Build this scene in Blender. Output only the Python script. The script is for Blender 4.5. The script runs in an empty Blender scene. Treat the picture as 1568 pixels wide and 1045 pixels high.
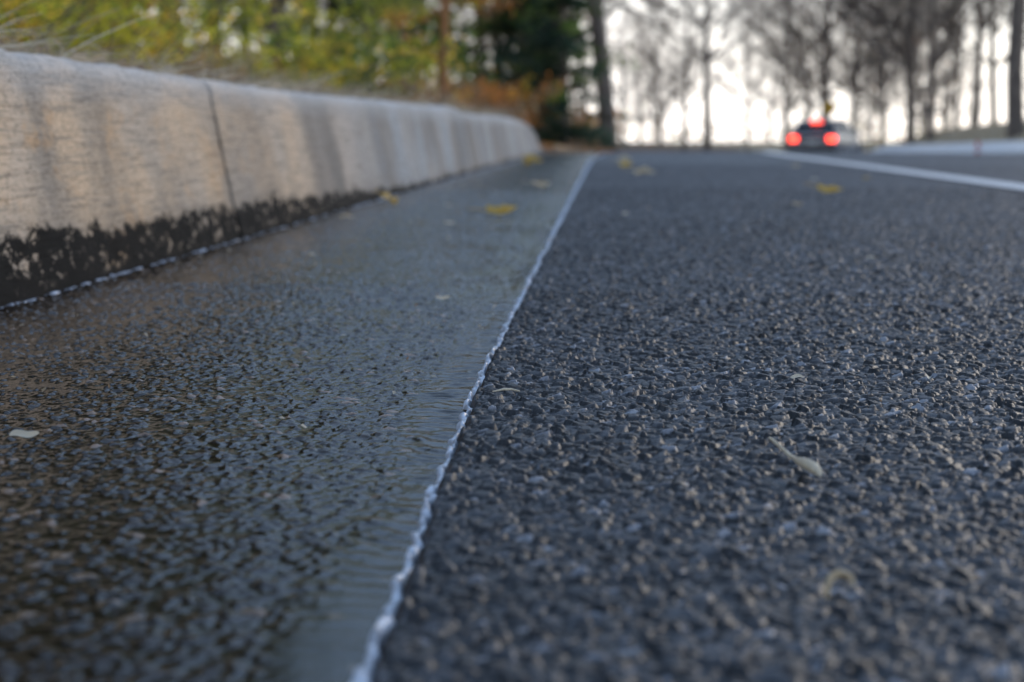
import bpy, math, random
import numpy as np
from mathutils import Vector
random.seed(7); rng=np.random.default_rng(7)
scene=bpy.context.scene
R=math.radians
H=0.15
# ---------------------------------------------------------------- noise
TB=[np.random.default_rng(100+i).random((256,256)) for i in range(12)]
def sstep(a,b,x):
    t=np.clip((x-a)/(b-a),0,1); return t*t*(3-2*t)
def vn(x,y,s,k=0):
    x=np.asarray(x,dtype=float)/s+1000.3; y=np.asarray(y,dtype=float)/s+1000.7
    ix=np.floor(x).astype(int); iy=np.floor(y).astype(int); fx=x-ix; fy=y-iy
    fx=fx*fx*(3-2*fx); fy=fy*fy*(3-2*fy); T=TB[k%12]
    a=T[ix&255,iy&255]; b=T[(ix+1)&255,iy&255]; c=T[ix&255,(iy+1)&255]; d=T[(ix+1)&255,(iy+1)&255]
    return (a*(1-fx)+b*fx)*(1-fy)+(c*(1-fx)+d*fx)*fy
def fbm(x,y,s,k=0,o=3):
    r=0;a=1;t=0
    for i in range(o):
        r=r+a*vn(x,y,s/(2**i),k+i); t+=a; a*=.5
    return r/t
def cells(x,y,s,k=0):
    x=x/s+500.; y=y/s+500.
    ix=np.floor(x).astype(int); iy=np.floor(y).astype(int)
    f1=np.full(x.shape,9.); f2=np.full(x.shape,9.); ci=np.zeros(x.shape,int); cj=np.zeros(x.shape,int)
    dx1=np.zeros(x.shape); dy1=np.zeros(x.shape)
    for i in(-1,0,1):
        for j in(-1,0,1):
            a=(ix+i)&255; b=(iy+j)&255
            dx=x-(ix+i+TB[k%12][a,b]); dy=y-(iy+j+TB[(k+1)%12][a,b])
            d=np.sqrt(dx*dx+dy*dy)
            near=d<f1
            f2=np.where(near,f1,np.minimum(f2,d)); f1=np.where(near,d,f1)
            ci=np.where(near,a,ci); cj=np.where(near,b,cj)
            dx1=np.where(near,dx,dx1); dy1=np.where(near,dy,dy1)
    return f1,f2,ci,cj,dx1,dy1
# ---------------------------------------------------------------- site
EY=[-5,.3,.42,.59,.77,1.0,2.0,9,13,20,30,50,60,68,75,80,90,95,100,110,120,140,400]
EX=[-.066,-.066,-.068,-.0735,-.078,-.0816,-.088,-.12,-.02,.2,.6,1.6,3.0,4.2,5.6,7.,12,14.5,17.5,24,31,46,250]
RY=[-5,37,50,60,68,75,80,90,100,120,140,400]
RX=[9.5,9.5,9.3,9.4,10.2,11.8,13.3,18,24.5,38,53,257]
def eL(Y): return np.interp(Y,EY,EX)
def eR(Y): return np.interp(Y,RY,RX)
def fwd(Y):
    d=np.clip(np.asarray(Y,dtype=float)-12,0,1e9); d=np.where(d>110,110+(d-110)*.2,d); return .0205*d*d/(d+3)
def rz(X,Y): return -fwd(Y)-.010*np.clip(X-eL(Y)-1.4,0,8.2)
CX=-.5175
def terr(X,Y):
    X=np.asarray(X,dtype=float);Y=np.asarray(Y,dtype=float)
    d=eL(Y)-X; e=X-eR(Y)
    base=rz(np.clip(X,eL(Y),eR(Y)),Y)
    w=sstep(9.2,12.5,Y)
    near=np.where(X<-.6,.215+.045*np.clip(-.62-X,0,18)+.03*(fbm(X,Y,1.3,3)-.5),-.04)
    far=base-.012+np.clip(d,0,1)*.07+np.clip(d-.5,0,14)*.075+.04*(fbm(X,Y,1.7,4)-.5)*np.clip(d,0,1)
    z=np.where(d>0,near*(1-w)+far*w,base-.04)
    zr=base+np.where(e>.9,.50,.05)+np.clip(e-.95,0,1.8)*.42+np.clip(e-2.75,0,20)*.03+.1*(fbm(X,Y,3,5)-.5)*np.clip(e-.9,0,1)
    z=np.where(e>.12,zr,z)
    return z
def T1(x,y): return float(terr(np.array([x]),np.array([y]))[0])
# ---------------------------------------------------------------- mesh helpers
def link(ob): scene.collection.objects.link(ob); return ob
def mesh_np(name,V,F,mat=None,col=None,smooth=True,obj=True):
    me=bpy.data.meshes.new(name)
    V=np.ascontiguousarray(V,dtype=np.float32); F=np.ascontiguousarray(F,dtype=np.int32)
    n,k=F.shape
    me.vertices.add(len(V)); me.vertices.foreach_set('co',V.ravel())
    me.loops.add(n*k); me.loops.foreach_set('vertex_index',F.ravel())
    me.polygons.add(n); me.polygons.foreach_set('loop_start',np.arange(0,n*k,k,dtype=np.int32))
    me.update(calc_edges=True)
    me.polygons.foreach_set('use_smooth',np.full(n,smooth,dtype=bool))
    if col is not None:
        a=me.color_attributes.new(name='Col',type='FLOAT_COLOR',domain='POINT')
        c=np.ones((len(V),4),np.float32); c[:,:3]=col; a.data.foreach_set('color',c.ravel())
    if mat: me.materials.append(mat)
    if not obj: return me
    return link(bpy.data.objects.new(name,me))
def gridF(r,c,off=0):
    i=np.arange(r-1)[:,None]*c+np.arange(c-1)[None,:]; i=i.ravel()+off
    return np.stack([i,i+1,i+1+c,i+c],1)
def grid(name,X,Y,Z,mat,col=None,smooth=True):
    V=np.stack([X.ravel(),Y.ravel(),Z.ravel()],1)
    return mesh_np(name,V,gridF(*X.shape),mat,None if col is None else col.reshape(-1,3),smooth)
def empty(name,loc=(0,0,0)):
    o=bpy.data.objects.new(name,None); o.location=loc; return link(o)
def par(o,p): o.parent=p; return o
# ---------------------------------------------------------------- materials
def mat(name):
    m=bpy.data.materials.new(name); m.use_nodes=True
    nt=m.node_tree; b=nt.nodes['Principled BSDF']; return m,nt,b
def simple(name,c,rough=.6,metal=0,emit=None,es=0):
    m,nt,b=mat(name)
    b.inputs['Base Color'].default_value=(*c,1); b.inputs['Roughness'].default_value=rough; b.inputs['Metallic'].default_value=metal
    if emit: b.inputs['Emission Color'].default_value=(*emit,1); b.inputs['Emission Strength'].default_value=es
    n=nt.nodes.new('ShaderNodeTexNoise'); n.inputs['Scale'].default_value=12
    r=nt.nodes.new('ShaderNodeMapRange'); r.inputs[3].default_value=max(0,rough-.08); r.inputs[4].default_value=min(1,rough+.08)
    nt.links.new(n.outputs['Fac'],r.inputs[0]); nt.links.new(r.outputs[0],b.inputs['Roughness'])
    return m
def N(nt,t,**k):
    n=nt.nodes.new(t)
    for a,v in k.items():
        if a in n.inputs: n.inputs[a].default_value=v
        else: setattr(n,a,v)
    return n
def ramp(nt,src,stops):
    r=nt.nodes.new('ShaderNodeValToRGB'); e=r.color_ramp.elements
    while len(e)<len(stops): e.new(.5)
    for i,(p,c) in enumerate(stops): e[i].position=p; e[i].color=(*c,1) if len(c)==3 else c
    nt.links.new(src,r.inputs[0]); return r
def bump(nt,b,src,dist,strength=1,prev=None):
    u=nt.nodes.new('ShaderNodeBump'); u.inputs['Distance'].default_value=dist; u.inputs['Strength'].default_value=strength
    nt.links.new(src,u.inputs['Height']); 
    if prev: nt.links.new(prev.outputs[0],u.inputs['Normal'])
    nt.links.new(u.outputs[0],b.inputs['Normal']); return u
def pos(nt): return nt.nodes.new('ShaderNodeNewGeometry').outputs['Position']
def scaled(nt,src,s):
    m=nt.nodes.new('ShaderNodeMapping'); m.inputs['Scale'].default_value=s; nt.links.new(src,m.inputs['Vector']); return m.outputs[0]
def attr_mat(name,rough=.6,spec=.5,translu=0,bs=None,bd=.0005,mul=1):
    m,nt,b=mat(name); a=N(nt,'ShaderNodeAttribute',attribute_name='Col')
    nt.links.new(a.outputs['Color'],b.inputs['Base Color']); b.inputs['Roughness'].default_value=rough
    b.inputs['Specular IOR Level'].default_value=spec
    if bs:
        n=N(nt,'ShaderNodeTexNoise',Scale=bs,Detail=3.); nt.links.new(pos(nt),n.inputs['Vector']); bump(nt,b,n.outputs['Fac'],bd)
    if translu:
        t=nt.nodes.new('ShaderNodeBsdfTranslucent'); nt.links.new(a.outputs['Color'],t.inputs['Color'])
        mx=nt.nodes.new('ShaderNodeMixShader'); mx.inputs[0].default_value=translu
        nt.links.new(b.outputs[0],mx.inputs[1]); nt.links.new(t.outputs[0],mx.inputs[2])
        nt.links.new(mx.outputs[0],nt.nodes['Material Output'].inputs[0])
    return m
M_asp=attr_mat('asphalt_stones',.48,.48,bs=1100,bd=.0003)
M_gut=attr_mat('wet_gutter_concrete',.13,.45,bs=600,bd=.00012)
M_gutf=attr_mat('wet_gutter_concrete_far',.2,.5,bs=160,bd=.0010)
M_pale_line=attr_mat('pale_water_line',.3,.5,bs=400,bd=.0006)  # shared by the asphalt edge strip and the painted curb glint
M_leafy=attr_mat('leaf_mass',.55,.25,translu=.5)
# far asphalt
M_aspf,nt,b=mat('asphalt_far'); p=pos(nt)
v=N(nt,'ShaderNodeTexVoronoi',Scale=110.); nt.links.new(p,v.inputs['Vector'])
n2=N(nt,'ShaderNodeTexNoise',Scale=1.3,Detail=4.); nt.links.new(p,n2.inputs['Vector'])
sep=N(nt,'ShaderNodeSeparateColor'); nt.links.new(v.outputs['Color'],sep.inputs[0])
r1=ramp(nt,sep.outputs[0],[(0,(.016,.018,.022)),(.6,(.030,.034,.040)),(1,(.065,.069,.08))])
r2=ramp(nt,n2.outputs['Fac'],[(.3,(.8,.8,.8)),(.7,(1.15,1.15,1.15))])
mx=N(nt,'ShaderNodeMix',data_type='RGBA',blend_type='MULTIPLY'); mx.inputs[0].default_value=1
nt.links.new(r1.outputs[0],mx.inputs[6]); nt.links.new(r2.outputs[0],mx.inputs[7]); nt.links.new(mx.outputs[2],b.inputs['Base Color'])
b.inputs['Roughness'].default_value=.7; b.inputs['Specular IOR Level'].default_value=.2
bump(nt,b,sep.outputs[1],.003)
def concrete(name,c0,c1):
    m,nt,b=mat(name); p=pos(nt); n=N(nt,'ShaderNodeTexNoise',Scale=3.,Detail=6.); nt.links.new(p,n.inputs['Vector'])
    r=ramp(nt,n.outputs['Fac'],[(.3,c0),(.7,c1)]); nt.links.new(r.outputs[0],b.inputs['Base Color']); b.inputs['Roughness'].default_value=.85
    n3=N(nt,'ShaderNodeTexNoise',Scale=90.,Detail=4.); nt.links.new(p,n3.inputs['Vector']); bump(nt,b,n3.outputs['Fac'],.002); return m
M_con2=concrete('pale_concrete',(.62,.62,.62),(.80,.80,.80))
# main kerb
M_curb,nt,b=mat('stained_curb_concrete'); p=pos(nt); sx=N(nt,'ShaderNodeSeparateXYZ'); nt.links.new(p,sx.inputs[0])
def math_(op,a,b_=None,clamp=False):
    n=nt.nodes.new('ShaderNodeMath'); n.operation=op; n.use_clamp=clamp
    for i,q in enumerate((a,b_)):
        if q is None: continue
        if isinstance(q,(int,float)): n.inputs[i].default_value=q
        else: nt.links.new(q,n.inputs[i])
    return n.outputs[0]
def mixc(f,a,b_,bt='MIX'):
    n=N(nt,'ShaderNodeMix',data_type='RGBA',blend_type=bt)
    for i,q in ((0,f),(6,a),(7,b_)):
        if isinstance(q,(int,float)): n.inputs[i].default_value=q
        elif isinstance(q,tuple): n.inputs[i].default_value=(*q,1)
        else: nt.links.new(q,n.inputs[i])
    return n.outputs[2]
def noise(s,det=4.,sc=(1,1,1),rough=.5,dist=0.):
    n=N(nt,'ShaderNodeTexNoise',Scale=s,Detail=det); n.inputs['Roughness'].default_value=rough; n.inputs['Distortion'].default_value=dist; nt.links.new(scaled(nt,p,sc),n.inputs['Vector']); return n.outputs['Fac']
def mr(src,a,b_,c=0.,d=1.):
    n=nt.nodes.new('ShaderNodeMapRange'); n.interpolation_type='SMOOTHSTEP'
    n.inputs[1].default_value=a;n.inputs[2].default_value=b_;n.inputs[3].default_value=c;n.inputs[4].default_value=d
    nt.links.new(src,n.inputs[0]); return n.outputs[0]
yf=mr(sx.outputs[1],2.3,4.1)
base=mixc(yf,(.80,.58,.39),(.45,.465,.48))
warm=mr(noise(5.,3.,(1,1,.8)),.42,.62)
base=mixc(math_('MULTIPLY',warm,.55),base,(.58,.51,.44))
streak=mr(noise(4.,3.,(1,1.,.28),.5,.8),.44,.68)
base=mixc(math_('MULTIPLY',streak,.75),base,(.30,.255,.21))
st2=mr(noise(1.7,3.,(1,1.,.35),.5,.9),.45,.66)
base=mixc(math_('MULTIPLY',math_('MULTIPLY',st2,mr(sx.outputs[1],1.7,2.6)),.6),base,(.20,.195,.19))
fl=mr(noise(26.,5.,(1,.35,6),.6),.50,.66)
base=mixc(math_('MULTIPLY',fl,.65),base,(.31,.26,.21))
ora=mr(noise(11.,5.,(1,.7,1.2),.65),.54,.66)
base=mixc(math_('MULTIPLY',math_('MULTIPLY',ora,mr(sx.outputs[1],1.6,2.8,1.,0.)),.6),base,(.76,.46,.24))
topf=mr(sx.outputs[2],.17,.22)
base=mixc(math_('MULTIPLY',topf,.6),base,(.60,.60,.60))
fine=noise(160.,5.,(1,.6,1.6),.7)
base=mixc(.7,base,ramp(nt,fine,[(.32,(.3,.3,.3)),(.5,(.9,.9,.9)),(.65,(1,1,1))]).outputs[0],'MULTIPLY')
# algae band
hgt=math_('ADD',sx.outputs[2],math_('MULTIPLY',math_('SUBTRACT',noise(18.,9.,(1,.7,.9),.78),.5),-.09))
limit=mr(sx.outputs[1],1.2,4.8,.058,.015)
band=mr(math_('SUBTRACT',hgt,limit),-.003,.003,1.,0.)
holes=mr(noise(48.,8.,(1,.6,1),.78),.56,.59,1.,0.)
low=mr(sx.outputs[2],.006,.016,1.,0.)
alg=math_('MULTIPLY',band,math_('MAXIMUM',holes,low))
haze=mr(math_('SUBTRACT',hgt,limit),-.0,.03,1.,0.)
base=mixc(math_('MULTIPLY',haze,.3),base,(.25,.21,.17))
base=mixc(math_('MULTIPLY',alg,.985),base,(.005,.005,.005))
nt.links.new(base,b.inputs['Base Color'])
b.inputs['Roughness'].default_value=.85; b.inputs['Specular IOR Level'].default_value=.12
u1=bump(nt,b,noise(45.,6.,(1,.35,3.5),.65),.004); u2=bump(nt,b,noise(350.,4.),.001,1,u1)
# ground
M_gr,nt,b=mat('ground_litter'); p=pos(nt)
sx=N(nt,'ShaderNodeSeparateXYZ'); nt.links.new(p,sx.inputs[0])
n1=noise(14.,6.); n4=noise(.5,4.)
a1=ramp(nt,n1,[(.3,(.06,.035,.02)),(.5,(.16,.09,.05)),(.7,(.30,.20,.12))]).outputs[0]
a2=ramp(nt,n1,[(.3,(.26,.20,.12)),(.6,(.50,.41,.28))]).outputs[0]
base=mixc(mr(sx.outputs[0],7.,9.5),a1,a2)
base=mixc(.4,base,ramp(nt,n4,[(.3,(.5,.5,.45)),(.7,(1,1,1))]).outputs[0],'MULTIPLY')
nt.links.new(base,b.inputs['Base Color']); b.inputs['Roughness'].default_value=.95; bump(nt,b,n1,.03)
def barkmat(name,c0,c1):
    global nt,p
    m,nt,b=mat(name); p=pos(nt)
    r=ramp(nt,noise(9.,5.,(1,1,.25)),[(.3,c0),(.7,c1)]); nt.links.new(r.outputs[0],b.inputs['Base Color']); b.inputs['Roughness'].default_value=.9
    bump(nt,b,noise(14.,5.,(1,1,.2)),.02); return m
M_bark=barkmat('grey_brown_bark',(.08,.065,.055),(.21,.17,.145))
M_bark2=barkmat('orange_pine_bark',(.18,.08,.035),(.46,.22,.09))
M_paint,nt,b=mat('worn_white_paint'); p=pos(nt)
r=ramp(nt,noise(60.,5.),[(.3,(.42,.42,.43)),(.5,(.74,.74,.74))]); nt.links.new(r.outputs[0],b.inputs['Base Color']); b.inputs['Roughness'].default_value=.7
bump(nt,b,noise(200.,3.),.001)

# ---------------------------------------------------------------- ground sheet
ys=np.concatenate([np.arange(-6,9,.3),np.arange(9,14,.2),np.arange(14,40,.8),np.arange(40,140,2.5),np.arange(140,400.1,20)])
la=-np.concatenate([np.array([400,250,150,100,70,50,40,32]),np.arange(26,6,-1.0),np.arange(6,1,-.25),np.array([.9,.8,.7,.6,.53,.47,.40,.3,.2,.1,.03])])
mid=np.linspace(0,1,9)
ra=np.concatenate([np.array([.03,.11,.14,.5,.87,.93]),np.arange(1.1,12,.5),np.arange(12,30,2),np.array([35,45,60,90,130,200,300,500])])
rows=[]
for y in ys:
    l=eL(y); r=eR(y); rows.append(np.concatenate([l+la,l+(r-l)*mid,r+ra]))
X=np.array(rows); Y=np.repeat(ys[:,None],X.shape[1],1)
grid('ground',X,Y,terr(X,Y),M_gr)
# ---------------------------------------------------------------- asphalt
def asphalt_h(X,Y,amp=1.):
    wx=X+.0030*(vn(X,Y,.0045,6)-.5)+.0016*(vn(X,Y,.002,2)-.5); wy=Y+.0030*(vn(X,Y,.0045,7)-.5)+.0016*(vn(X,Y,.002,3)-.5)
    f1,f2,i,j,dx,dy=cells(wx,wy,.0062,0); e=f2-f1
    rnd=TB[4][i,j]; r2=TB[5][i,j]; r3=TB[6][i,j]
    on=(rnd>.38)
    hb=on*sstep(0.0,.20,e)*(.0009+.0019*r2+.0036*((r3-.5)*dx+(TB[7][i,j]-.5)*dy)*1.2)
    g1,g2,k,l,ex,ey=cells(wx+.3,wy+.1,.0034,2); e2=g2-g1
    s1=TB[8][k,l]; s2=TB[9][k,l]
    hs=sstep(0.0,.22,e2)*(.0000+.0015*s1+.0020*((s2-.5)*ex+(TB[10][k,l]-.5)*ey))
    h=np.maximum(hb,hs)*amp; big=hb>hs
    tone=np.where(big,r3,s2)
    c=.010+.078*tone**2.0+.15*(tone>.965)
    gap=np.where(big,sstep(.0,.14,e),sstep(0,.2,e2)); c=.003+(c-.003)*gap
    c=c*(.7+.6*fbm(X,Y,.12,8))
    h=h+.0012*(fbm(X,Y,.05,1)-.5)
    tint=.5+.5*np.where(big,r2,s1)
    col=np.stack([c*(.88+.10*tint),c*.99,c*(1.17-.08*tint)],-1)
    return h,col
def apatch(name,y0,y1,dy,x1,dx,amp=1.):
    ys=np.arange(y0,y1+dy*.5,dy); s=np.arange(0,x1,dx)
    Y=np.repeat(ys[:,None],len(s),1); ed=fe0(Y)
    X=ed+s[None,:]
    h,c=asphalt_h(X,Y,amp); fall=np.clip((s[None,:])/.004,0,1)
    Z=rz(X,Y)+h*fall-.008*(1-fall)
    return grid(name,X,Y,Z,M_asp,c)
def fe0(Y): return eL(Y)+.0022*(vn(Y*0,Y,.010,5)-.5)*2+.003*(vn(Y*0,Y,.06,6)-.5)
road=empty('asphalt_road')
par(apatch('asphalt_near',.24,1.50,.0010,.60,.0009),road)
par(apatch('asphalt_mid',1.50,2.8,.0017,1.0,.0015),road)
par(apatch('asphalt_mid_far',2.8,4.4,.0025,1.45,.0022,1.1),road)
par(apatch('asphalt_beyond',4.4,7.5,.0042,2.2,.0036,1.2),road)
par(apatch('asphalt_crest',7.5,13.,.009,3.8,.0065,1.3),road)
def strip(name,ys,fx0,fx1,nc,dz,m,sm=True):
    Y=np.repeat(ys[:,None],nc,1); t=np.linspace(0,1,nc)[None,:]
    X=fx0(Y)*(1-t)+fx1(Y)*t
    return grid(name,X,Y,rz(X,Y)+dz,m)
yy=np.concatenate([np.arange(13.,20,.2),np.arange(20,140.1,1.5)])
par(strip('asphalt_far',yy,eL,eR,40,.0012,M_aspf),road)
for nm,a,b_,o in(('side_near',.24,1.5,.599),('side_mid',1.5,2.8,.999),('side_mid_far',2.8,4.4,1.449),('side_beyond',4.4,7.5,2.197),('side_crest',7.5,13.,3.794)):
    par(strip('asphalt_'+nm,np.linspace(a,b_,30),(lambda o:lambda Y:eL(Y)+o)(o),eR,24,.0012,M_aspf),road)
par(strip('asphalt_behind',np.linspace(-5.36,.24,15),eL,eR,30,.0012,M_aspf),road)
yl=np.concatenate([np.arange(-5,20,.15),np.arange(20,66,.8)])
def lx(o): return lambda Y:1.08+o+(eL(Y)+.09+.02*np.clip((Y-6)/6,0,1))*(Y>9)*sstep(9,13,Y)+.006*(vn(Y*0,Y,.3,3)-.5)
par(strip('edge_line_paint',yl,lx(-.055),lx(.055),5,.0070,M_paint),road)
# ---------------------------------------------------------------- gutter
def gpatch(name,y0,y1,dy,nc,M=None):
    ys=np.arange(y0,y1+dy*.5,dy); t=np.linspace(0,1,nc)[None,:]
    Y=np.repeat(ys[:,None],nc,1); e=eL(Y)+.006; X=(CX-.012)*(1-t)+e*t
    d=eL(Y)-X
    wx=X+.004*(vn(X,Y,.006,6)-.5); wy=Y+.004*(vn(X,Y,.006,7)-.5)
    f1,f2,i,j,dx,dy_=cells(wx,wy,.0055,3); r=TB[5][i,j]; r2=TB[8][i,j]
    st=(r>.4)*np.clip(1-f1*1.5,0,1)**.8*(.0003+.0011*r2)
    fine=.0014*(fbm(X,Y,.0034,9,2)-.5)+.0008*(fbm(X,Y,.012,2)-.5)+.0015*(fbm(X,Y,.09,1)-.5)
    hgt=st+fine
    wob=.026*(fbm(X,Y,.05,4)-.5)
    wet=sstep(.042+.022*(vn(X*0,Y,.25,4)-.3),.010,d+wob)*sstep(2.4,1.3,Y)
    wet=np.maximum(wet,sstep(.046,.014,d+wob)*sstep(.74,.48,Y))
    lvl=.0009+.0006*(fbm(X,Y,.15,2)-.5)
    ph=Y/.0021+2.4*vn(X,Y,.02,7)*2+12.*vn(X,Y,.035,5)-d*70
    rip=.00036*np.sin(ph)*(.05+1.9*vn(X,Y,.012,8))+.0009*(fbm(X,Y,.008,9,2)-.5)
    calm=sstep(.50,.66,Y)*.85+.15
    hw=lvl+rip*calm
    hgt=hgt*(1-wet)+hw*wet
    hgt=np.where(hgt<-.0001,-.0001+(hgt+.0001)*.35,hgt)
    Z=rz(X,Y)-.0015-.006*sstep(.22,0,d)+.004*sstep(.06,0,X-CX)+hgt
    tone=np.where(r>.4,r2,.3)
    br=fbm(X,Y,.16,6)
    c=.006+.020*tone**2*np.clip(1-f1,0,1)+.10*(tone>.965)
    c=c*(1-.4*wet)
    col=np.stack([c*(1.5+.5*(br-.4)),c*(1.0+.1*br),c*.72],-1)
    alg=sstep(1.2,1.8,Y)*sstep(5,3.2,Y)*sstep(.12,.05,d)*sstep(.42,.6,fbm(X*2,Y*.6,.05,3))
    col=col*(1-alg[...,None])+np.array([.07,.062,.025])*alg[...,None]
    return grid(name,X,Y,Z,M or M_gut,col)
gut=empty('wet_gutter')
par(gpatch('gutter_near',.24,1.6,.0011,480),gut)
par(gpatch('gutter_mid',1.6,4.2,.0028,260),gut)
par(gpatch('gutter_far',4.2,12.8,.009,130,M_gutf),gut)
par(gpatch('gutter_behind',-5.3,.24,.02,60),gut)
# pale strips at both gutter edges; the curb one paints a waterline glint
def ribbon(name,ys,cx,wid,ht,seed,z0,col0,lmp=1.):
    nc=13; t=np.linspace(-1,1,nc)[None,:]; Y=np.repeat(ys[:,None],nc,1)
    w=wid(Y)*(.45+.9*vn(Y*0,Y,.007,seed)*(.4+1.2*vn(Y*0,Y,.03,seed+1)))
    c=cx(Y)+wid(Y)*.45*(vn(Y*0,Y,.008,seed+6)-.5)
    X=c+t*w+wid(Y)*.8*(vn(t*w,Y,.0028,seed+2)-.5)
    prof=np.sqrt(np.clip(1-t*t,0,1))
    lump=.35+1.5*lmp*vn(X,Y,.0035,seed+3)*vn(X*0,Y,.014,seed+4)*1.5
    Z=rz(X,Y)+z0-.002+ht*prof*lump
    k=(.45+.75*vn(X,Y,.0035,seed+5))[...,None]
    return grid(name,X,Y,Z,M_pale_line,np.clip(np.array(col0)*k,0,.9)+0*X[...,None])
yr=np.concatenate([np.arange(.25,2,.0012),np.arange(2,12.5,.005)])
fe=lambda Y:fe0(Y)-.0008
water=empty('water_edge_lines')
par(ribbon('pale_line_at_asphalt',yr,fe,lambda Y:np.interp(Y,[.3,.6,1,2,4.5,12],[.0030,.0022,.0021,.0038,.010,.026]),.0030,0,-.003,(.66,.71,.80)),water)  # pale lumpy strip along the asphalt edge
par(ribbon('painted_glint_at_curb',yr,lambda Y:CX+.0015+.002*(vn(Y*0,Y,.04,3)-.5),lambda Y:np.interp(Y,[.3,1.3,2.2,5,12],[.002,.0035,.006,.010,.016]),.0028,5,.003,(.46,.51,.60),.6),water)  # waterline glint painted as a pale bluish ribbon at the curb foot
# ---------------------------------------------------------------- left kerb
def curb_seg(y0,y1,far):
    ys=np.arange(y0,y1,.01 if y0<5 else .02); ys=np.append(ys,y1)
    prof=[(-.5175,-.03),(-.5175,0)]
    for z in np.linspace(.012,.200,24): prof.append((CX-.038*(z/.2),z))
    for a in np.linspace(0,90,9)[1:]: prof.append((CX-.038-.024*(1-math.cos(R(a))),.202+.024*math.sin(R(a))))
    prof+= [(-.60,.2265),(-.62,.228),(-.65,.2275),(-.675,.226),(-.685,.215),(-.687,.10)]
    P=np.array(prof); Yg=np.repeat(ys[:,None],len(P),1); Xg=np.repeat(P[None,:,0],len(ys),0).copy(); Zg=np.repeat(P[None,:,1],len(ys),0).copy()
    sc=np.ones_like(ys)
    tt=np.clip((ys-8.9)/(11.75-8.9),0,1); sc=sc*(.16+.84*np.sqrt(np.clip(1-tt**2.6,0,1)))
    add=.013*np.exp(-((ys-5.55)/.35)**2)+.004*np.sin(ys*1.7)
    m=np.clip(Zg/.2,0,1)
    Zg=np.where(Zg>0,Zg*sc[:,None]+add[:,None]*m,Zg)
    Xg+= .006*(fbm(Yg,Zg,.12,2)-.5)+.003*(fbm(Yg,Zg*2,.02,4)-.5)
    Zg+= (.006*(fbm(Xg,Yg,.05,5)-.5))*(P[None,:,1]>.19)
    wob=.014*(.2-Zg)/.2+.004*(vn(Zg,Zg*0,.03,4)-.5)
    if y0>0: Yg=Yg+wob*np.exp(-(Yg-y0)/.05)
    if y1<9: Yg=Yg+wob*np.exp((Yg-y1)/.05)
    V=np.stack([Xg.ravel(),Yg.ravel(),Zg.ravel()],1); r,c=Xg.shape
    F=gridF(r,c)[:,::-1]
    return V,F,r,c
Vs=[];Fs=[];off=0; caps=[]
for a,b_ in((-5,2.1955),(2.2045,11.75)):
    V,F,r,c=curb_seg(a,b_,0); Vs.append(V); Fs.append(F+off)
    for row in(0,r-1):
        base_i=off+row*c
        for q in range(c//2-1):
            caps.append([base_i+q,base_i+q+1,base_i+c-2-q,base_i+c-1-q])
    off+=len(V)
V=np.vstack(Vs); F=np.vstack(Fs+[np.array(caps)])
curb=mesh_np('concrete_curb',V,F,M_curb)
jm=simple('dark_joint_filler',(.02,.018,.015),.9)
for yj in(2.2,):
    V=[(-.535,yj-.03,-.02),(-.535,yj+.04,-.02),(-.568,yj+.03,.17),(-.568,yj-.03,.17),(-.588,yj+.03,.210),(-.588,yj-.03,.210),(-.67,yj+.03,.210),(-.67,yj-.03,.210)]
    o=mesh_np('joint_filler',np.array(V),np.array([[0,1,2,3],[3,2,4,5],[5,4,6,7]]),jm); par(o,curb)
def rcurb(name,y0,y1):
    ys=np.arange(y0,y1,.5); h=np.interp(ys,[10,32,65,120],[.28,.50,.70,.5])[:,None]; fx=np.array([0,.02,.06,.88,.90])[None]; fz=np.array([-.2,.45,.55,1,-.2])[None]
    Y=np.repeat(ys[:,None],5,1); X=eR(Y)+fx; Z=rz(eR(Y),Y)+fz*h
    return grid(name,X,Y,Z,M_con2,smooth=False)
rc=empty('roadside_curb'); par(rcurb('curb_run_near',10,36),rc); par(rcurb('curb_run_far',38,78),rc); par(rcurb('curb_run_beyond',79,125),rc)
# ---------------------------------------------------------------- scattered masses
def quads(C,size,asp,col,flat=None,seed=0):
    g=np.random.default_rng(seed); n=len(C)
    nrm=g.normal(size=(n,3)); 
    if flat is not None: nrm[:,2]=np.abs(nrm[:,2])+flat
    nrm/=np.linalg.norm(nrm,axis=1)[:,None]
    t=g.normal(size=(n,3)); t-= (t*nrm).sum(1)[:,None]*nrm; t/=np.linalg.norm(t,axis=1)[:,None]; bt=np.cross(nrm,t)
    s=size[:,None]; a=t*s; b_=bt*s*asp
    bend=nrm*s*.25
    V=np.stack([C-a, C-b_*1+bend*.6, C+a, C+b_+bend*.6],1).reshape(-1,3)
    F=np.arange(4*n).reshape(-1,4)
    return V,F,np.repeat(col,4,0)
def pal(names,n,g,var=.25):
    P=np.array(names); c=P[g.integers(0,len(P),n)]; return c*(1+var*(g.random((n,1))*2-1))
GREEN=(.13,.21,.045);OLIVE=(.32,.35,.055);YG=(.72,.69,.07);GOLD=(.86,.58,.08);RUST=(.56,.24,.065);BRN=(.30,.19,.11);DK=(.035,.06,.03);BLUE=(.045,.085,.06);TAN=(.58,.45,.30)
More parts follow.
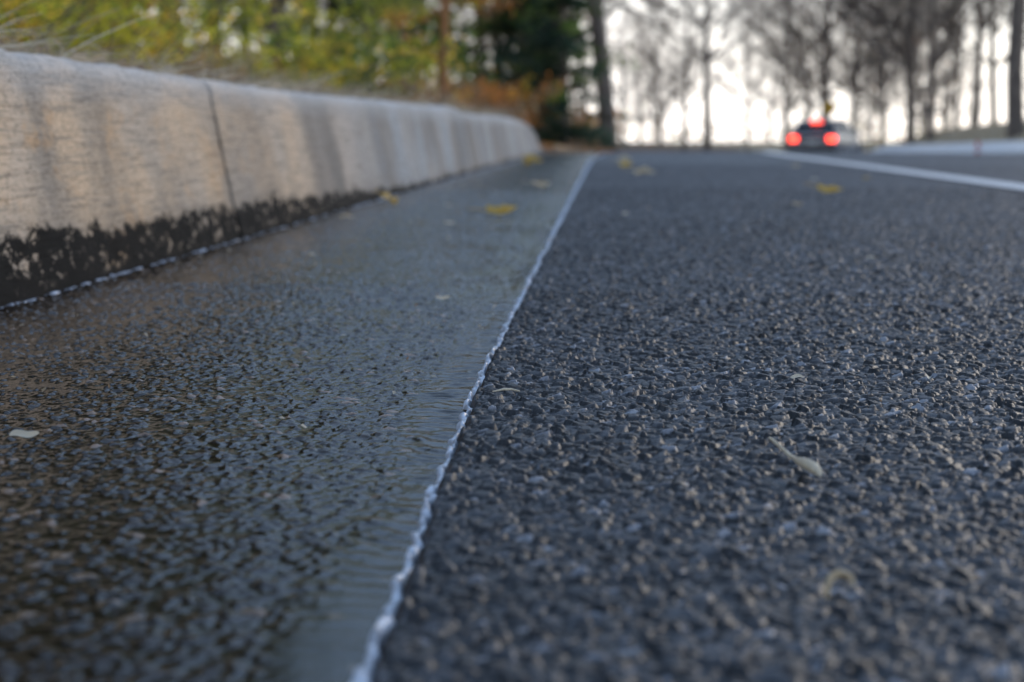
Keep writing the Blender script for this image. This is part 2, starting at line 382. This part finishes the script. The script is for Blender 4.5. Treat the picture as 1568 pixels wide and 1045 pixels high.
def tubes(segs,sides=6):
    S=np.array([[*a,ra_,*b_,rb] for a,ra_,b_,rb in segs]); A=S[:,:3];ra_=S[:,3];B=S[:,4:7];rb=S[:,7]
    d=B-A; d/=np.maximum(np.linalg.norm(d,axis=1),1e-6)[:,None]
    up=np.where(np.abs(d[:,2:3])>.9,np.array([[1.,0,0]]),np.array([[0,0,1.]]))
    u=np.cross(d,up); u/=np.linalg.norm(u,axis=1)[:,None]; w=np.cross(d,u)
    an=np.arange(sides)*2*math.pi/sides
    ring=u[:,None,:]*np.cos(an)[None,:,None]+w[:,None,:]*np.sin(an)[None,:,None]
    V=np.concatenate([A[:,None,:]+ring*ra_[:,None,None],B[:,None,:]+ring*rb[:,None,None]],1)
    n=len(S); k=np.arange(sides); k2=(k+1)%sides
    f=np.stack([k,k2,k2+sides,k+sides],1); F=(f[None]+(np.arange(n)*2*sides)[:,None,None]).reshape(-1,4)
    return V.reshape(-1,3),F
def growtree(seed,height,r0,lowest=.25,lean=(0,0),dens=1.,maxd=4):
    g=random.Random(seed); segs=[]; tips=[]
    def branch(p,d,L,r,dep):
        n=4 if dep else 9; st=L/n
        for i in range(n):
            d2=Vector((d.x+g.gauss(0,.07+.07*dep),d.y+g.gauss(0,.07+.07*dep),d.z+g.gauss(0,.04)+.04*dep*.6)).normalized() if dep else Vector((d.x+g.gauss(0,.035),d.y+g.gauss(0,.035),d.z)).normalized()
            q=p+d2*st; rr=max(.008,r*(1-(.62 if dep else .78)/n*1.0))
            if dep==0: rr=r0*(1-.85*(i+1)/n)+.01
            segs.append((tuple(p),r,tuple(q),rr)); 
            if dep<maxd:
                frac=(i+1)/n
                if dep>0 or frac>lowest:
                    k=(3 if dep==0 else (2 if g.random()<.75*dens else 1))
                    for _ in range(k):
                        az=g.random()*6.283; el=g.uniform(.35,1.0)
                        side=Vector((math.cos(az),math.sin(az),0))
                        nd=(d2*math.cos(el)+side*math.sin(el)).normalized() if dep else Vector((side.x*math.sin(el+.2),side.y*math.sin(el+.2),math.cos(el+.2))).normalized()
                        branch(q,nd,L*(.42 if dep==0 else .62)*(1.15-.5*frac if dep==0 else 1)*g.uniform(.7,1.1),max(.008,rr*(.5 if dep==0 else .6)),dep+1)
            else: tips.append(tuple(q))
            p=q;d=d2;r=rr
    branch(Vector((0,0,-.2)),Vector((lean[0],lean[1],1)).normalized(),height,r0,0)
    return segs,tips
def joinVF(parts):
    Vs=[];Fs=[];o=0
    for V,F in parts: Vs.append(V);Fs.append(F+o);o+=len(V)
    return np.vstack(Vs),np.vstack(Fs)
def make_bare(seed,height,r0,lowest,lean=(0,0),leafn=900,cols=(BRN,RUST,TAN),ls=.05,maxd=3,dens=1.,sp=.15):
    segs,tips=growtree(seed,height,r0,lowest,lean,dens,maxd)
    V,F=tubes(segs,5); me=mesh_np('bare_tree_wood',V,F,M_bark,obj=False)
    g=np.random.default_rng(seed); T=np.array(tips); me2=None
    if leafn and len(T):
        C=T[g.integers(0,len(T),leafn)]+g.normal(size=(leafn,3))*sp
        V,F,c=quads(C,g.uniform(.6,1.4,leafn)*ls,.6,pal(cols,leafn,g),seed=seed); me2=mesh_np('bare_tree_leaves',V,F,M_leafy,c,False,obj=False)
    return me,me2
def place(name,ms,x,y,rot=0,s=1.,zoff=0):
    e=empty(name,(x,y,T1(x,y)+zoff)); e.rotation_euler=(0,0,rot); e.scale=(s,s,s)
    for nm,me in zip(('trunk_and_branches','leaves'),ms):
        if me is None: continue
        o=link(bpy.data.objects.new(nm,me)); o.parent=e
    return e
VAR=[make_bare(11,15,.22,.22,leafn=900),make_bare(12,13,.17,.2,leafn=1500),make_bare(13,17,.25,.3,leafn=500),make_bare(14,9,.09,.12,leafn=1600,ls=.045)]
def ix(x,D): return (x-940)*D/2461
for i,(x,D,v,s) in enumerate([(1080,73,2,.8),(1045,85,1,.8),(1140,100,3,1.),(1200,104,1,.9),(1257,95,0,1.15),(1300,108,2,1.),(1340,120,0,1.),
    (1383,62,0,.85),(1412,58,1,.9),(1450,72,3,1.2),(1475,80,2,.9),(1505,60,1,.8),(1538,45,2,1.),(1590,52,0,1.),(1640,48,1,1.),(1700,60,2,1),(1325,90,3,1.1),(1565,75,3,1.3),(1010,110,3,1.)]):
    place('bare_tree',VAR[v],ix(x,D),D,i*1.7,s)
place('leaning_tree',make_bare(21,11,.135,.45,(-.115,0),leafn=500),ix(934,24),24,0)
def pine(seed,height,r0,bark,ncl,cols,zl,spread,ls=.05,lean=(0,0),m=20,zp=1.2):
    g=random.Random(seed); gn=np.random.default_rng(seed); segs=[]; C=[];K=[]
    P=Vector((0,0,-.2)); n=10; pts=[P]
    for i in range(n):
        P=P+Vector((lean[0]+g.gauss(0,.02),lean[1]+g.gauss(0,.02),1))*(height/n); pts.append(P)
    for i in range(n): segs.append((tuple(pts[i]),r0*(1-.9*i/n),tuple(pts[i+1]),r0*(1-.9*(i+1)/n)))
    for k in range(ncl):
        z=zl+(height-zl)*g.random()**zp; f=(z-zl)/(height-zl); i=min(n-1,int((z+.2)/height*n)); base_=pts[i].lerp(pts[i+1],max(0,min(1,(z+.2)/height*n-i)))
        L=spread*(1-.75*f)*g.uniform(.55,1.1); az=g.random()*6.283; q=base_
        d=Vector((math.cos(az),math.sin(az),g.uniform(-.1,.35))); colr=np.array(g.choice(cols))*g.uniform(.6,1.5)
        for s_ in range(5):
            q2=q+d*L/5; segs.append((tuple(q),.018*(1-s_/6),tuple(q2),.018*(1-(s_+1)/6))); d=Vector((d.x+g.gauss(0,.15),d.y+g.gauss(0,.15),d.z-.07))
            if s_>0:
                cc=np.array(q2)[None]+gn.normal(size=(m,3))*np.array([.12,.12,.07])*(.6+.2*s_)*spread/1.6; C.append(cc); K.append(np.repeat(colr[None],m,0)*(1+.3*(gn.random((m,1))-.5)))
            q=q2
    V,F=tubes(segs,7); me=mesh_np('pine_wood',V,F,bark,obj=False)
    C=np.vstack(C);K=np.vstack(K); V,F,c=quads(C,gn.uniform(.6,1.5,len(C))*ls,.35,K,seed=seed)
    return me,mesh_np('pine_foliage',V,F,M_leafy,c,False,obj=False)
ev=[pine(31,4.6,.08,M_bark,42,(GREEN,OLIVE,DK,YG,GREEN),.1,1.4,.042),pine(32,4.,.07,M_bark,34,(OLIVE,YG,GOLD,GREEN,GOLD),.1,1.3,.042),pine(33,3.0,.05,M_bark,110,(BLUE,DK,BLUE,GREEN),.05,.85,.04)]
tall=[pine(41,9,.065,M_bark2,26,(GREEN,GOLD,RUST,OLIVE),1.4,1.3),pine(42,10,.12,M_bark,30,(GREEN,OLIVE,RUST,GOLD),1.2,1.5),
      pine(43,13,.15,M_bark,120,(DK,GREEN,BRN,DK),2.6,3.6,.12,m=26,zp=1.)]
for i,(x,D,m,s) in enumerate([(430,13,ev[0],1.),(170,19,ev[0],1.),(560,17,ev[1],1.),(510,24,ev[0],1.2),(30,22,ev[1],1.2),(740,27,ev[1],1.),(-120,14,ev[0],1.),(-350,17,ev[1],1.1)]):
    place('cedar_tree',m,ix(x,D),D,i*2.1,s)
place('young_conifer',ev[2],ix(865,20),20,0,1.)
place('young_conifer',ev[2],ix(800,26),26,2,1.1)
for i,(x,D,m,s) in enumerate([(680,15,tall[0],.75),(265,18,tall[1],.9),(330,23,tall[1],1.),(610,22,tall[1],.65),(480,30,tall[1],1.),(760,34,tall[1],.8),(60,13,tall[1],.8),(820,40,tall[1],.9),(200,28,tall[1],1.)]):
    place('pine_tree',m,ix(x,D),D,i*1.3,s)
for i,(X_,Y_,s) in enumerate([(-5.0,13.5,.75),(-6.1,19,.8),(-7.4,24,.9),(-6.9,16,1.),(-8.4,21,.9),(-7.5,11,.9),(-12,18,1.1),(-9.8,28,1.1),(-14,25,1.2),(-8.5,7,.9),(-13,9,1.),(-5.6,9.5,.7),
    (-3.3,24,.40),(-2.3,27,.42),(-1.6,33,.5)]):
    place('tall_pine',tall[2],X_,Y_,i*1.9,s)
def shrub(seed,rad,hgt,nst,cols,ls,per=14):
    g=random.Random(seed); gn=np.random.default_rng(seed); segs=[];C=[];K=[]
    for k in range(nst):
        az=g.random()*6.283; L=hgt*g.uniform(.6,1.15); q=Vector((g.gauss(0,rad*.2),g.gauss(0,rad*.2),-.03)); d=Vector((math.cos(az)*g.uniform(.1,.7)*rad/hgt,math.sin(az)*g.uniform(.1,.7)*rad/hgt,1)); colr=np.array(g.choice(cols))*g.uniform(.6,1.4)
        for s_ in range(6):
            q2=q+d*L/6; segs.append((tuple(q),.006*(1-s_/8),tuple(q2),.006*(1-(s_+1)/8))); d=Vector((d.x*1.12+g.gauss(0,.12),d.y*1.12+g.gauss(0,.12),d.z-.13))
            if s_>0:
                cc=np.array(q2)[None]+gn.normal(size=(per,3))*.05*max(1,hgt); C.append(cc); K.append(np.repeat(colr[None],per,0)*(1+.3*(gn.random((per,1))-.5)))
            q=q2
    V,F=tubes(segs,4); me=mesh_np('shrub_stems',V,F,M_bark,obj=False); C=np.vstack(C);K=np.vstack(K)
    V,F,c=quads(C,gn.uniform(.6,1.4,len(C))*ls,.5,K,seed=seed); return me,mesh_np('shrub_leaves',V,F,M_leafy,c,False,obj=False)
sh_y=shrub(51,.9,.75,46,(YG,GOLD,YG,OLIVE),.016); sh_r=shrub(52,1.,.95,40,(RUST,GOLD,BRN,RUST),.03); sh_g=shrub(53,1.1,1.2,26,(OLIVE,GREEN,YG,GREEN),.03); sh_b=shrub(54,.9,.8,34,(BRN,TAN,RUST),.022,8)
for n_,m,L_ in (('yellow_shrub',sh_y,[(60,6.2,1.),(150,6.9,.8),(-90,5.6,1.),(-300,5.2,1),(430,11,1.1)]),
                ('rust_shrub',sh_r,[(840,26,1.),(760,19,1.),(700,24,1.2),(640,17,.8),(900,34,1.2),(330,14,.9)]),
                ('green_shrub',sh_g,[(480,11.5,.8),(560,15,1.),(120,11,.9),(700,28,1.3)]),
                ('brown_shrub',sh_b,[(610,13,.8),(300,9,.6),(740,16,.8),(880,30,1.),(820,22,.7),(180,10,.7)])):
    for i,(x,D,s) in enumerate(L_): place(n_,m,ix(x,D),D,i*2.3,s,-.02)
# distant woodland: one object
parts=[];gl=[];gc=[]; g=np.random.default_rng(77)
for k in range(120):
    if k<80: D=g.uniform(110,190); x=ix(g.uniform(-400,2100),D)
    else: D=g.uniform(40,80); x=ix(g.uniform(-700,880),D)
    segs,tips=growtree(300+k%12,g.uniform(8,15),g.uniform(.08,.2),.12,(0,0),.6,2)
    V,F=tubes(segs,3); o=np.array([x,D,T1(x,D)]); parts.append((V+o,F))
    T=np.array(tips)+o; m=190 if k<80 else 70; C=T[g.integers(0,len(T),m)]+g.normal(size=(m,3))*.5; gl.append(C); gc.append(pal((BRN,RUST,TAN,BRN,(.35,.2,.11)),m,g))
for k in range(300):
    D=g.uniform(35,70) if k<30 else g.uniform(105,170); x=ix(g.uniform(-700,860) if k<30 else g.uniform(-300,2000),D)
    if eL(D)-1<x<eR(D)+1: continue
    m=80; C=np.array([x,D,T1(x,D)+.9])+g.normal(size=(m,3))*np.array([1.2,1.2,.6])*(1 if D<80 else 1.6); gl.append(C); gc.append(pal((BRN,TAN,(.55,.30,.17),OLIVE),m,g))
V,F=joinVF(parts); dt=mesh_np('distant_trees',V,F,M_bark)
C=np.vstack(gl); V,F,c=quads(C,g.uniform(.06,.17,len(C)),.6,np.vstack(gc),seed=5); par(mesh_np('distant_leaves',V,F,M_leafy,c,False),dt)
def blades(n,xf,yf,lmin,lmax,wid,cols,seed,zmax):
    g=np.random.default_rng(seed); Y=yf(g.random(n)); X=xf(g.random(n),Y); L=g.uniform(lmin,lmax,n); az=g.random(n)*6.283; el=g.random(n)**2.2*zmax
    d=np.stack([np.cos(az)*np.cos(el),np.sin(az)*np.cos(el),np.sin(el)],1); sd=np.stack([-np.sin(az),np.cos(az),np.zeros(n)],1)
    P0=np.stack([X,Y,terr(X,Y)+g.uniform(0,.025,n)],1); rows=[]; cv=g.normal(size=n)[:,None]*.18
    for k,t in enumerate((0,.35,.7,1)):
        c=P0+d*(L*t)[:,None]+sd*(L*t*t)[:,None]*cv; c[:,2]-=L*.35*t*t*np.sin(el)*.8
        w=(wid*g.uniform(.7,1.3,n)*(1-.75*t))[:,None]*(sd*.8+np.array([0,0,.6])); rows+= [c-w,c+w]
    V=np.stack(rows,1).reshape(-1,3); o=(np.arange(n)*8)[:,None,None]; f=np.array([[0,1,3,2],[2,3,5,4],[4,5,7,6]]); F=(f[None]+o).reshape(-1,4)
    return V,F,np.repeat(pal(cols,n,g,.3),8,0)
V,F,c=blades(16000,lambda r,Y:-.67-(r**1.6)*2.4,lambda r:.9+r**1.3*11,.05,.17,.0016,(TAN,TAN,(.6,.5,.37),BRN,(.35,.27,.16)),1,.8)
M_str=attr_mat('straw',.7,.3,translu=.2)
mesh_np('dry_grass',V,F,M_str,c,False)
V,F,c=blades(9000,lambda r,Y:eR(Y)+1.+r*9,lambda r:28+r*60,.1,.28,.012,(TAN,(.5,.41,.28),(.36,.28,.15)),2,1.4); par(mesh_np('grass_bank_blades',V,F,M_str,c,False),bpy.data.objects['dry_grass'])
g=np.random.default_rng(9); n=9000; Y=9.5+g.random(n)**1.5*35; X=eL(Y)-.02-(g.random(n)**1.3)*4.5; X=np.where(Y<12,np.minimum(X,-.72),X)
C=np.stack([X,Y,np.maximum(terr(X,Y),-.05-fwd(Y))+.012],1); V,F,c=quads(C,g.uniform(.02,.05,n),.6,pal((RUST,BRN,(.38,.17,.07),TAN),n,g),flat=1.5,seed=3)
n=5000; Y=1+g.random(n)*10; X=-.68-(g.random(n)**1.5)*3; C=np.stack([X,Y,terr(X,Y)+.02],1); V2,F2,c2=quads(C,g.uniform(.012,.035,n),.6,pal((BRN,(.33,.2,.1),TAN),n,g),flat=1.,seed=4)
mesh_np('fallen_leaf_litter',np.vstack([V,V2]),np.vstack([F,F2+len(V)]),M_leafy,np.vstack([c,c2]),False)
n=520; Y=.35+g.random(n)**1.3*6; X=np.where(g.random(n)<.6,CX+.02+g.random(n)*.4,g.random(n)*1.2); C=np.stack([X,Y,rz(X,Y)+.0030],1)
V,F,c=quads(C,g.uniform(.0007,.0022,n)*(1+.25*Y),.6,pal(((.5,.42,.3),(.3,.18,.09),(.6,.55,.45)),n,g),flat=1.,seed=6); mesh_np('grit',V,F,M_leafy,c,False)
# ---------------------------------------------------------------- individual leaves
def leaf(name,x,y,size,rot,colr,asp=.6,lobes=5,curl=.25,z=.004,tilt=(.12,-.1)):
    nr=5; n=36; V=[(0,0,0)]
    for k in range(1,nr+1):
        for i in range(n):
            a=i/n*2*math.pi; rr=(1-.30*abs(math.sin(a*lobes/2))**.6+.05*math.sin(a*11+x*50)) if lobes>2 else (1-.15*abs(math.sin(a)))
            V.append((math.cos(a)*rr*k/nr,math.sin(a)*rr*asp*k/nr,0))
    V=np.array(V)*size/2; V[:,2]=curl*(V[:,1]**2/(size*asp*.25)+.5*V[:,0]**2/size)+.05*size*np.sin(V[:,0]/size*7+x*9)+.04*size*np.sin(V[:,1]/size*13)
    F=[(0,i+1,(i+1)%n+1) for i in range(n)]
    for k in range(nr-1):
        for i in range(n): F.append((1+k*n+i,1+(k+1)*n+i,1+(k+1)*n+(i+1)%n,1+k*n+(i+1)%n))
    me=bpy.data.meshes.new(name); me.from_pydata([tuple(v) for v in V],[],F); me.update()
    o=link(bpy.data.objects.new(name,me)); me.materials.append(LM[colr]); me.shade_smooth()
    o.location=(x,y,float(rz(np.array(x),np.array(y)))+z+size*.06); o.rotation_euler=(tilt[0],tilt[1],rot)
    if size>.03:
        st=[((-size*.42,0,.004),.0014,(-size*.65,size*.05,.008),.001),((-size*.65,size*.05,.008),.001,(-size*.85,size*.14,.006),.0007)]
        V2,F2=tubes(st,5); s=mesh_np('stalk',V2,F2,LM[colr]); s.parent=o
    return o
def lmat(nm,a,b_):
    global nt,p
    m,nt,b=mat(nm); p=N(nt,'ShaderNodeTexCoord').outputs['Object']
    r=ramp(nt,noise(45.,5.),[(.35,a),(.65,b_)]); nt.links.new(r.outputs[0],b.inputs['Base Color']); b.inputs['Roughness'].default_value=.55; bump(nt,b,noise(120.,3.),.0006)
    t=nt.nodes.new('ShaderNodeBsdfTranslucent'); nt.links.new(r.outputs[0],t.inputs['Color']); mx=nt.nodes.new('ShaderNodeMixShader'); mx.inputs[0].default_value=.4
    nt.links.new(b.outputs[0],mx.inputs[1]); nt.links.new(t.outputs[0],mx.inputs[2]); nt.links.new(mx.outputs[0],nt.nodes['Material Output'].inputs[0]); return m
LM={'y':lmat('yellow_leaf',(.50,.31,.05),(.76,.52,.12)),'t':lmat('tan_leaf',(.48,.36,.2),(.7,.58,.4)),'w':lmat('pale_seed',(.66,.57,.43),(.82,.75,.6))}
leaf('fallen_leaf',-.2084,2.93,.066,.2,'y',tilt=(.35,-.1)); leaf('fallen_leaf',-.478,3.40,.056,1.,'y',curl=.5,tilt=(.3,.3)); leaf('fallen_leaf',-.423,8.3,.12,.3,'y',tilt=(.4,0)); leaf('fallen_leaf',-.40,7.6,.09,2,'y',tilt=(-.3,.2))
leaf('fallen_leaf',.1025,5.77,.09,.1,'t',tilt=(.3,0)); leaf('fallen_leaf',.531,4.06,.075,-.2,'y',asp=.45,tilt=(.35,.1)); leaf('fallen_leaf',.05,8.2,.1,.6,'t',tilt=(.4,0)); leaf('fallen_leaf',.78,7.,.05,.6,'t')
leaf('fallen_leaf',-.46,2.75,.03,.6,'t');leaf('fallen_leaf',-.2,4.4,.08,.9,'t',asp=.4,tilt=(.2,0));leaf('fallen_leaf',.37,3.3,.03,.6,'t');leaf('fallen_leaf',.05,7.0,.08,.6,'y',tilt=(.4,0));leaf('fallen_leaf',.8,5.2,.03,.3,'y')
for x,y,s,r_ in((-.2829,.746,.014,.3),(-.150,1.401,.013,.1),(-.2644,2.576,.018,.2),(.1099,.959,.009,.4),(.188,.964,.010,1.4),(-.36,1.9,.010,1),(.02,2.9,.014,.5),(.3,1.9,.010,0),(-.33,3.2,.015,.4),(.61,5.0,.025,.4)):
    leaf('seed_husk',x,y,s,r_,'w',asp=.4,lobes=2,z=.0045,tilt=(.35,0))
def curve_tube(name,pts,rads,m,dz=0.003,mul=1.3):
    pts=[(a,b_,c+dz) for a,b_,c in pts]; rads=[q*mul for q in rads]
    segs=[(pts[i],rads[i],pts[i+1],rads[i+1]) for i in range(len(pts)-1)]; V,F=tubes(segs,8); return mesh_np(name,V,F,m)
sam=empty('winged_seed',(0,0,0))
P=[(.0735,.747,.005),(.0738,.733,.0065),(.0755,.718,.0065),(.0785,.703,.0055),(.081,.695,.0052)]
par(curve_tube('stem',P,[.0005,.0006,.0006,.0007,.0008],LM['w']),sam)
P=[(.0800,.697,.0052),(.0815,.690,.0056),(.0835,.683,.006),(.0855,.677,.0058),(.0868,.6725,.005),(.0874,.669,.0035)]
par(curve_tube('pod',P,[.0008,.0015,.0019,.0019,.0014,.0002],LM['w']),sam)
P=[(.0668,.488,.004),(.0675,.494,.0065),(.0695,.499,.008),(.0725,.502,.0085),(.0755,.5015,.0075),(.0765,.497,.0055)]
curve_tube('curled_sprig',P,[.0005,.0008,.001,.001,.0008,.0004],LM['t'])
P=[(-.067,.887,.003),(-.0615,.890,.0038),(-.057,.891,.0038),(-.052,.889,.003)]
curve_tube('small_twig',P,[.0003,.0005,.0005,.0003],LM['w'])
# ---------------------------------------------------------------- car
def build_car(loc,rot):
    car=empty('car',loc); car.rotation_euler=(0,0,rot)
    paint=simple('silver_car_paint',(.30,.31,.33),.3,.5); glass=simple('car_glass',(.02,.025,.03),.1); tyre=simple('tyre_rubber',(.02,.02,.02),.8); red=simple('brake_light',(.5,.02,.01),.3,emit=(1,.06,.03),es=6); chrome=simple('car_trim',(.5,.5,.52),.25,1.); plate=simple('licence_plate',(.6,.6,.58),.5); black=simple('bumper_plastic',(.015,.015,.016),.6)
    secs=[(0,.42,.80,.74,.72),(.06,.32,.96,.82,.79),(.25,.25,.99,.87,.84),(.9,.22,.97,.89,.86),(2.0,.22,.93,.89,.86),(3.0,.22,.90,.88,.84),(3.7,.24,.80,.86,.78),(4.15,.28,.66,.78,.68),(4.28,.36,.55,.66,.6)]
    V=[];k=12
    for y,zb,zt,ws,wb in secs:
        zm=(zb+zt)/2
        V+=[(-ws*.8,y,zb),(-ws,y,zb+.08),(-ws*1.01,y,zm),(-wb*1.0,y,zt-.06),(-wb*.93,y,zt),(-wb*.4,y,zt+.015),(wb*.4,y,zt+.015),(wb*.93,y,zt),(wb,y,zt-.06),(ws*1.01,y,zm),(ws,y,zb+.08),(ws*.8,y,zb)]
    F=[]
    for i in range(len(secs)-1):
        for j in range(k): F.append([i*k+j,i*k+(j+1)%k,(i+1)*k+(j+1)%k,(i+1)*k+j])
    for r_ in(0,len(secs)-1):
        for q in range(k//2-1): F.append([r_*k+q,r_*k+q+1,r_*k+k-2-q,r_*k+k-1-q])
    o=par(mesh_np('body',np.array(V),np.array(F),paint),car); o.modifiers.new('b','SUBSURF').levels=1; o.modifiers['b'].render_levels=2
    V=[(-.76,.12,.95),(.76,.12,.95),(.60,.60,1.38),(-.60,.60,1.38),(-.61,1.9,1.42),(.61,1.9,1.42),(-.58,2.3,1.38),(.58,2.3,1.38),(-.75,3.15,.90),(.75,3.15,.90),(-.80,1.9,.93),(.80,1.9,.93)]
    F=[[0,1,2,3],[3,2,5,4],[4,5,7,6],[6,7,9,8],[0,3,4,10],[10,4,6,8],[1,11,5,2],[11,9,7,5]]
    par(mesh_np('windows',np.array(V),np.array(F),glass,smooth=False),car)
    V=[(-.63,.50,1.385),(.63,.50,1.385),(-.62,1.2,1.45),(.62,1.2,1.45),(-.61,1.95,1.45),(.61,1.95,1.45),(-.58,2.32,1.39),(.58,2.32,1.39)]
    V+=[(x,y,z-.045) for x,y,z in V]
    F=[[0,1,3,2],[2,3,5,4],[4,5,7,6],[0,8,9,1],[0,2,10,8],[2,4,12,10],[4,6,14,12],[1,9,11,3],[3,11,13,5],[5,13,15,7],[6,7,15,14]]
    par(mesh_np('roof',np.array(V),np.array(F),paint),car)
    seg=[]
    for s in(-1,1):
        seg+=[((s*.77,.12,.95),.04,(s*.61,.58,1.4),.035),((s*.77,.5,.95),.05,(s*.615,.75,1.42),.05),((s*.80,1.75,.93),.03,(s*.62,1.7,1.43),.03),((s*.75,3.12,.91),.03,(s*.58,2.3,1.39),.03)]
    V,F=tubes(seg,8); par(mesh_np('pillars',V,F,paint),car)
    def box(nm,c,d,m,bev=.02):
        me=bpy.data.meshes.new(nm); x,y,z=d
        V=[(i*x/2,j*y/2,l*z/2) for i in(-1,1) for j in(-1,1) for l in(-1,1)]
        me.from_pydata(V,[],[(0,1,3,2),(4,6,7,5),(0,4,5,1),(2,3,7,6),(0,2,6,4),(1,5,7,3)]); me.materials.append(m)
        o=link(bpy.data.objects.new(nm,me)); o.location=c; b=o.modifiers.new('b','BEVEL'); b.width=bev; b.segments=3; return par(o,car)
    box('rear_bumper',(0,.0,.44),(1.62,.16,.2),black,.05); box('licence_plate',(0,-.0,.68),(.32,.05,.13),plate,.01); box('boot_trim',(0,-.005,.90),(.7,.05,.03),chrome,.01)
    box('tailgate_panel',(0,.03,.80),(.98,.05,.26),black,.02)
    for s in(-1,1):
        box('tail_light',(s*.66,.035,.80),(.30,.13,.20),red,.04); box('side_mirror',(s*.97,2.55,1.0),(.2,.12,.14),paint,.04)
    box('high_brake_light',(0,.50,1.385),(.40,.06,.07),red,.01)
    for s in(-1,1):
        for yw in(.75,3.4):
            n=28; V=[];
            for (xx,rr) in((.0,.2),(.0,.29),(.03,.32),(.19,.32),(.22,.29),(.22,.2)):
                for i in range(n): V.append((xx,math.cos(i*2*math.pi/n)*rr,math.sin(i*2*math.pi/n)*rr))
            F=[[a*n+i,a*n+(i+1)%n,(a+1)*n+(i+1)%n,(a+1)*n+i] for a in range(5) for i in range(n)]
            o=par(mesh_np('wheel',np.array(V),np.array(F),tyre),car); o.location=(s*.79-.11,yw,.32)
            V=[(0,0,0)]; 
            for i in range(20): V.append((.0,math.cos(i*math.pi/10)*(.21 if i%4<2 else .19),math.sin(i*math.pi/10)*(.21 if i%4<2 else .19)))
            me=bpy.data.meshes.new('hub'); me.from_pydata(V,[],[(0,i+1,(i+1)%20+1) for i in range(20)]); me.materials.append(chrome)
            h=link(bpy.data.objects.new('wheel_hub',me)); par(h,car); h.location=(s*.91,yw,.32)
    return car
cx_,cy_=6.75,56.; build_car((cx_,cy_,float(rz(np.array(cx_),np.array(cy_)))+.003),R(-22))
def sign(x,y):
    e=empty('warning_sign',(x,y,T1(x,y)+.6)); ym=simple('sign_yellow',(.75,.42,.02),.5); km=simple('sign_black',(.01,.01,.01),.5); pm=simple('galvanised_post',(.35,.35,.36),.4,.8)
    V,F=tubes([((0,.03,-.8),.03,(0,.03,2.9),.03)],8); par(mesh_np('post',V,F,pm),e)
    def plate(nm,pts,y0,m):
        n=len(pts); V=[(a,y0,b_) for a,b_ in pts]+[(a,y0+.004,b_) for a,b_ in pts]; me=bpy.data.meshes.new(nm)
        me.from_pydata(V,[],[tuple(range(n)),tuple(range(2*n-1,n-1,-1))]+[(i,(i+1)%n,(i+1)%n+n,i+n) for i in range(n)]); me.materials.append(m); par(link(bpy.data.objects.new(nm,me)),e)
    s=.40; plate('diamond_panel',[(0,2.4-s),(s,2.4),(0,2.4+s),(-s,2.4)],-.01,ym)
    plate('arrow',[(-.04,2.15),(.04,2.15),(.04,2.35),(.14,2.45),(.14,2.38),(.26,2.5),(.14,2.62),(.14,2.55),(-.04,2.4)],-.016,km)
sign(ix(1262,88),88)
mk=empty('red_marker',(9.25,42.,float(rz(np.array(9.25),np.array(42.))))); rm=simple('red_plastic',(.60,.04,.03),.4); wm=simple('white_plastic',(.7,.7,.7),.4)
V,F=tubes([((0,0,0),.14,(0,0,.05),.14),((0,0,.05),.08,(0,0,.30),.06),((0,0,.40),.055,(0,0,.55),.035)],12); par(mesh_np('cone_body',V,F,rm),mk)
V,F=tubes([((0,0,.30),.062,(0,0,.40),.056)],12); par(mesh_np('white_band',V,F,wm),mk)
# ---------------------------------------------------------------- light
SUN_EL=22; SUN_AZ=38
w=bpy.data.worlds.new('World'); scene.world=w; w.use_nodes=True; nt=w.node_tree
sky=nt.nodes.new('ShaderNodeTexSky'); sky.sky_type='NISHITA'; sky.sun_disc=False; sky.sun_elevation=R(SUN_EL); sky.sun_rotation=R(SUN_AZ); sky.air_density=1.1; sky.dust_density=.4; sky.ozone_density=3.
# thin bright haze: nearly white at the horizon, pale blue high up
tc=nt.nodes.new('ShaderNodeTexCoord'); s3=nt.nodes.new('ShaderNodeSeparateXYZ'); nt.links.new(tc.outputs['Generated'],s3.inputs[0])
hz=mr(s3.outputs[2],0.0,.28,.93,.30)
cn=N(nt,'ShaderNodeTexNoise',Scale=2.5,Detail=4.); nt.links.new(tc.outputs['Generated'],cn.inputs['Vector'])
hz=math_('MULTIPLY',hz,mr(cn.outputs['Fac'],.3,.7,.85,1.1),True)
hcol=mixc(mr(s3.outputs[2],.04,.3),(15.5,14.7,14.),(6.6,8.9,12.5))
out=mixc(hz,sky.outputs[0],hcol)
nt.links.new(out,nt.nodes['Background'].inputs[0]); nt.nodes['Background'].inputs[1].default_value=.15
sl=bpy.data.lights.new('sun','SUN'); sl.energy=1.0; sl.angle=R(12); sl.color=(1,.86,.70); so=link(bpy.data.objects.new('sun',sl))
d=Vector((math.sin(R(SUN_AZ))*math.cos(R(SUN_EL)),math.cos(R(SUN_AZ))*math.cos(R(SUN_EL)),math.sin(R(SUN_EL)))); so.rotation_euler=(-d).to_track_quat('-Z','Y').to_euler()
# ---------------------------------------------------------------- camera
cam=bpy.data.cameras.new('camera'); co=link(bpy.data.objects.new('camera',cam)); co.location=(0,0,H); co.rotation_euler=(R(90-7.397),0,R(3.63))
cam.sensor_width=22.3; cam.lens=35; cam.clip_start=.01; cam.clip_end=2000; cam.dof.use_dof=True; cam.dof.focus_distance=.93; cam.dof.aperture_fstop=5.6
scene.camera=co
scene.view_settings.view_transform='Standard'; scene.view_settings.look='None'; scene.view_settings.exposure=0
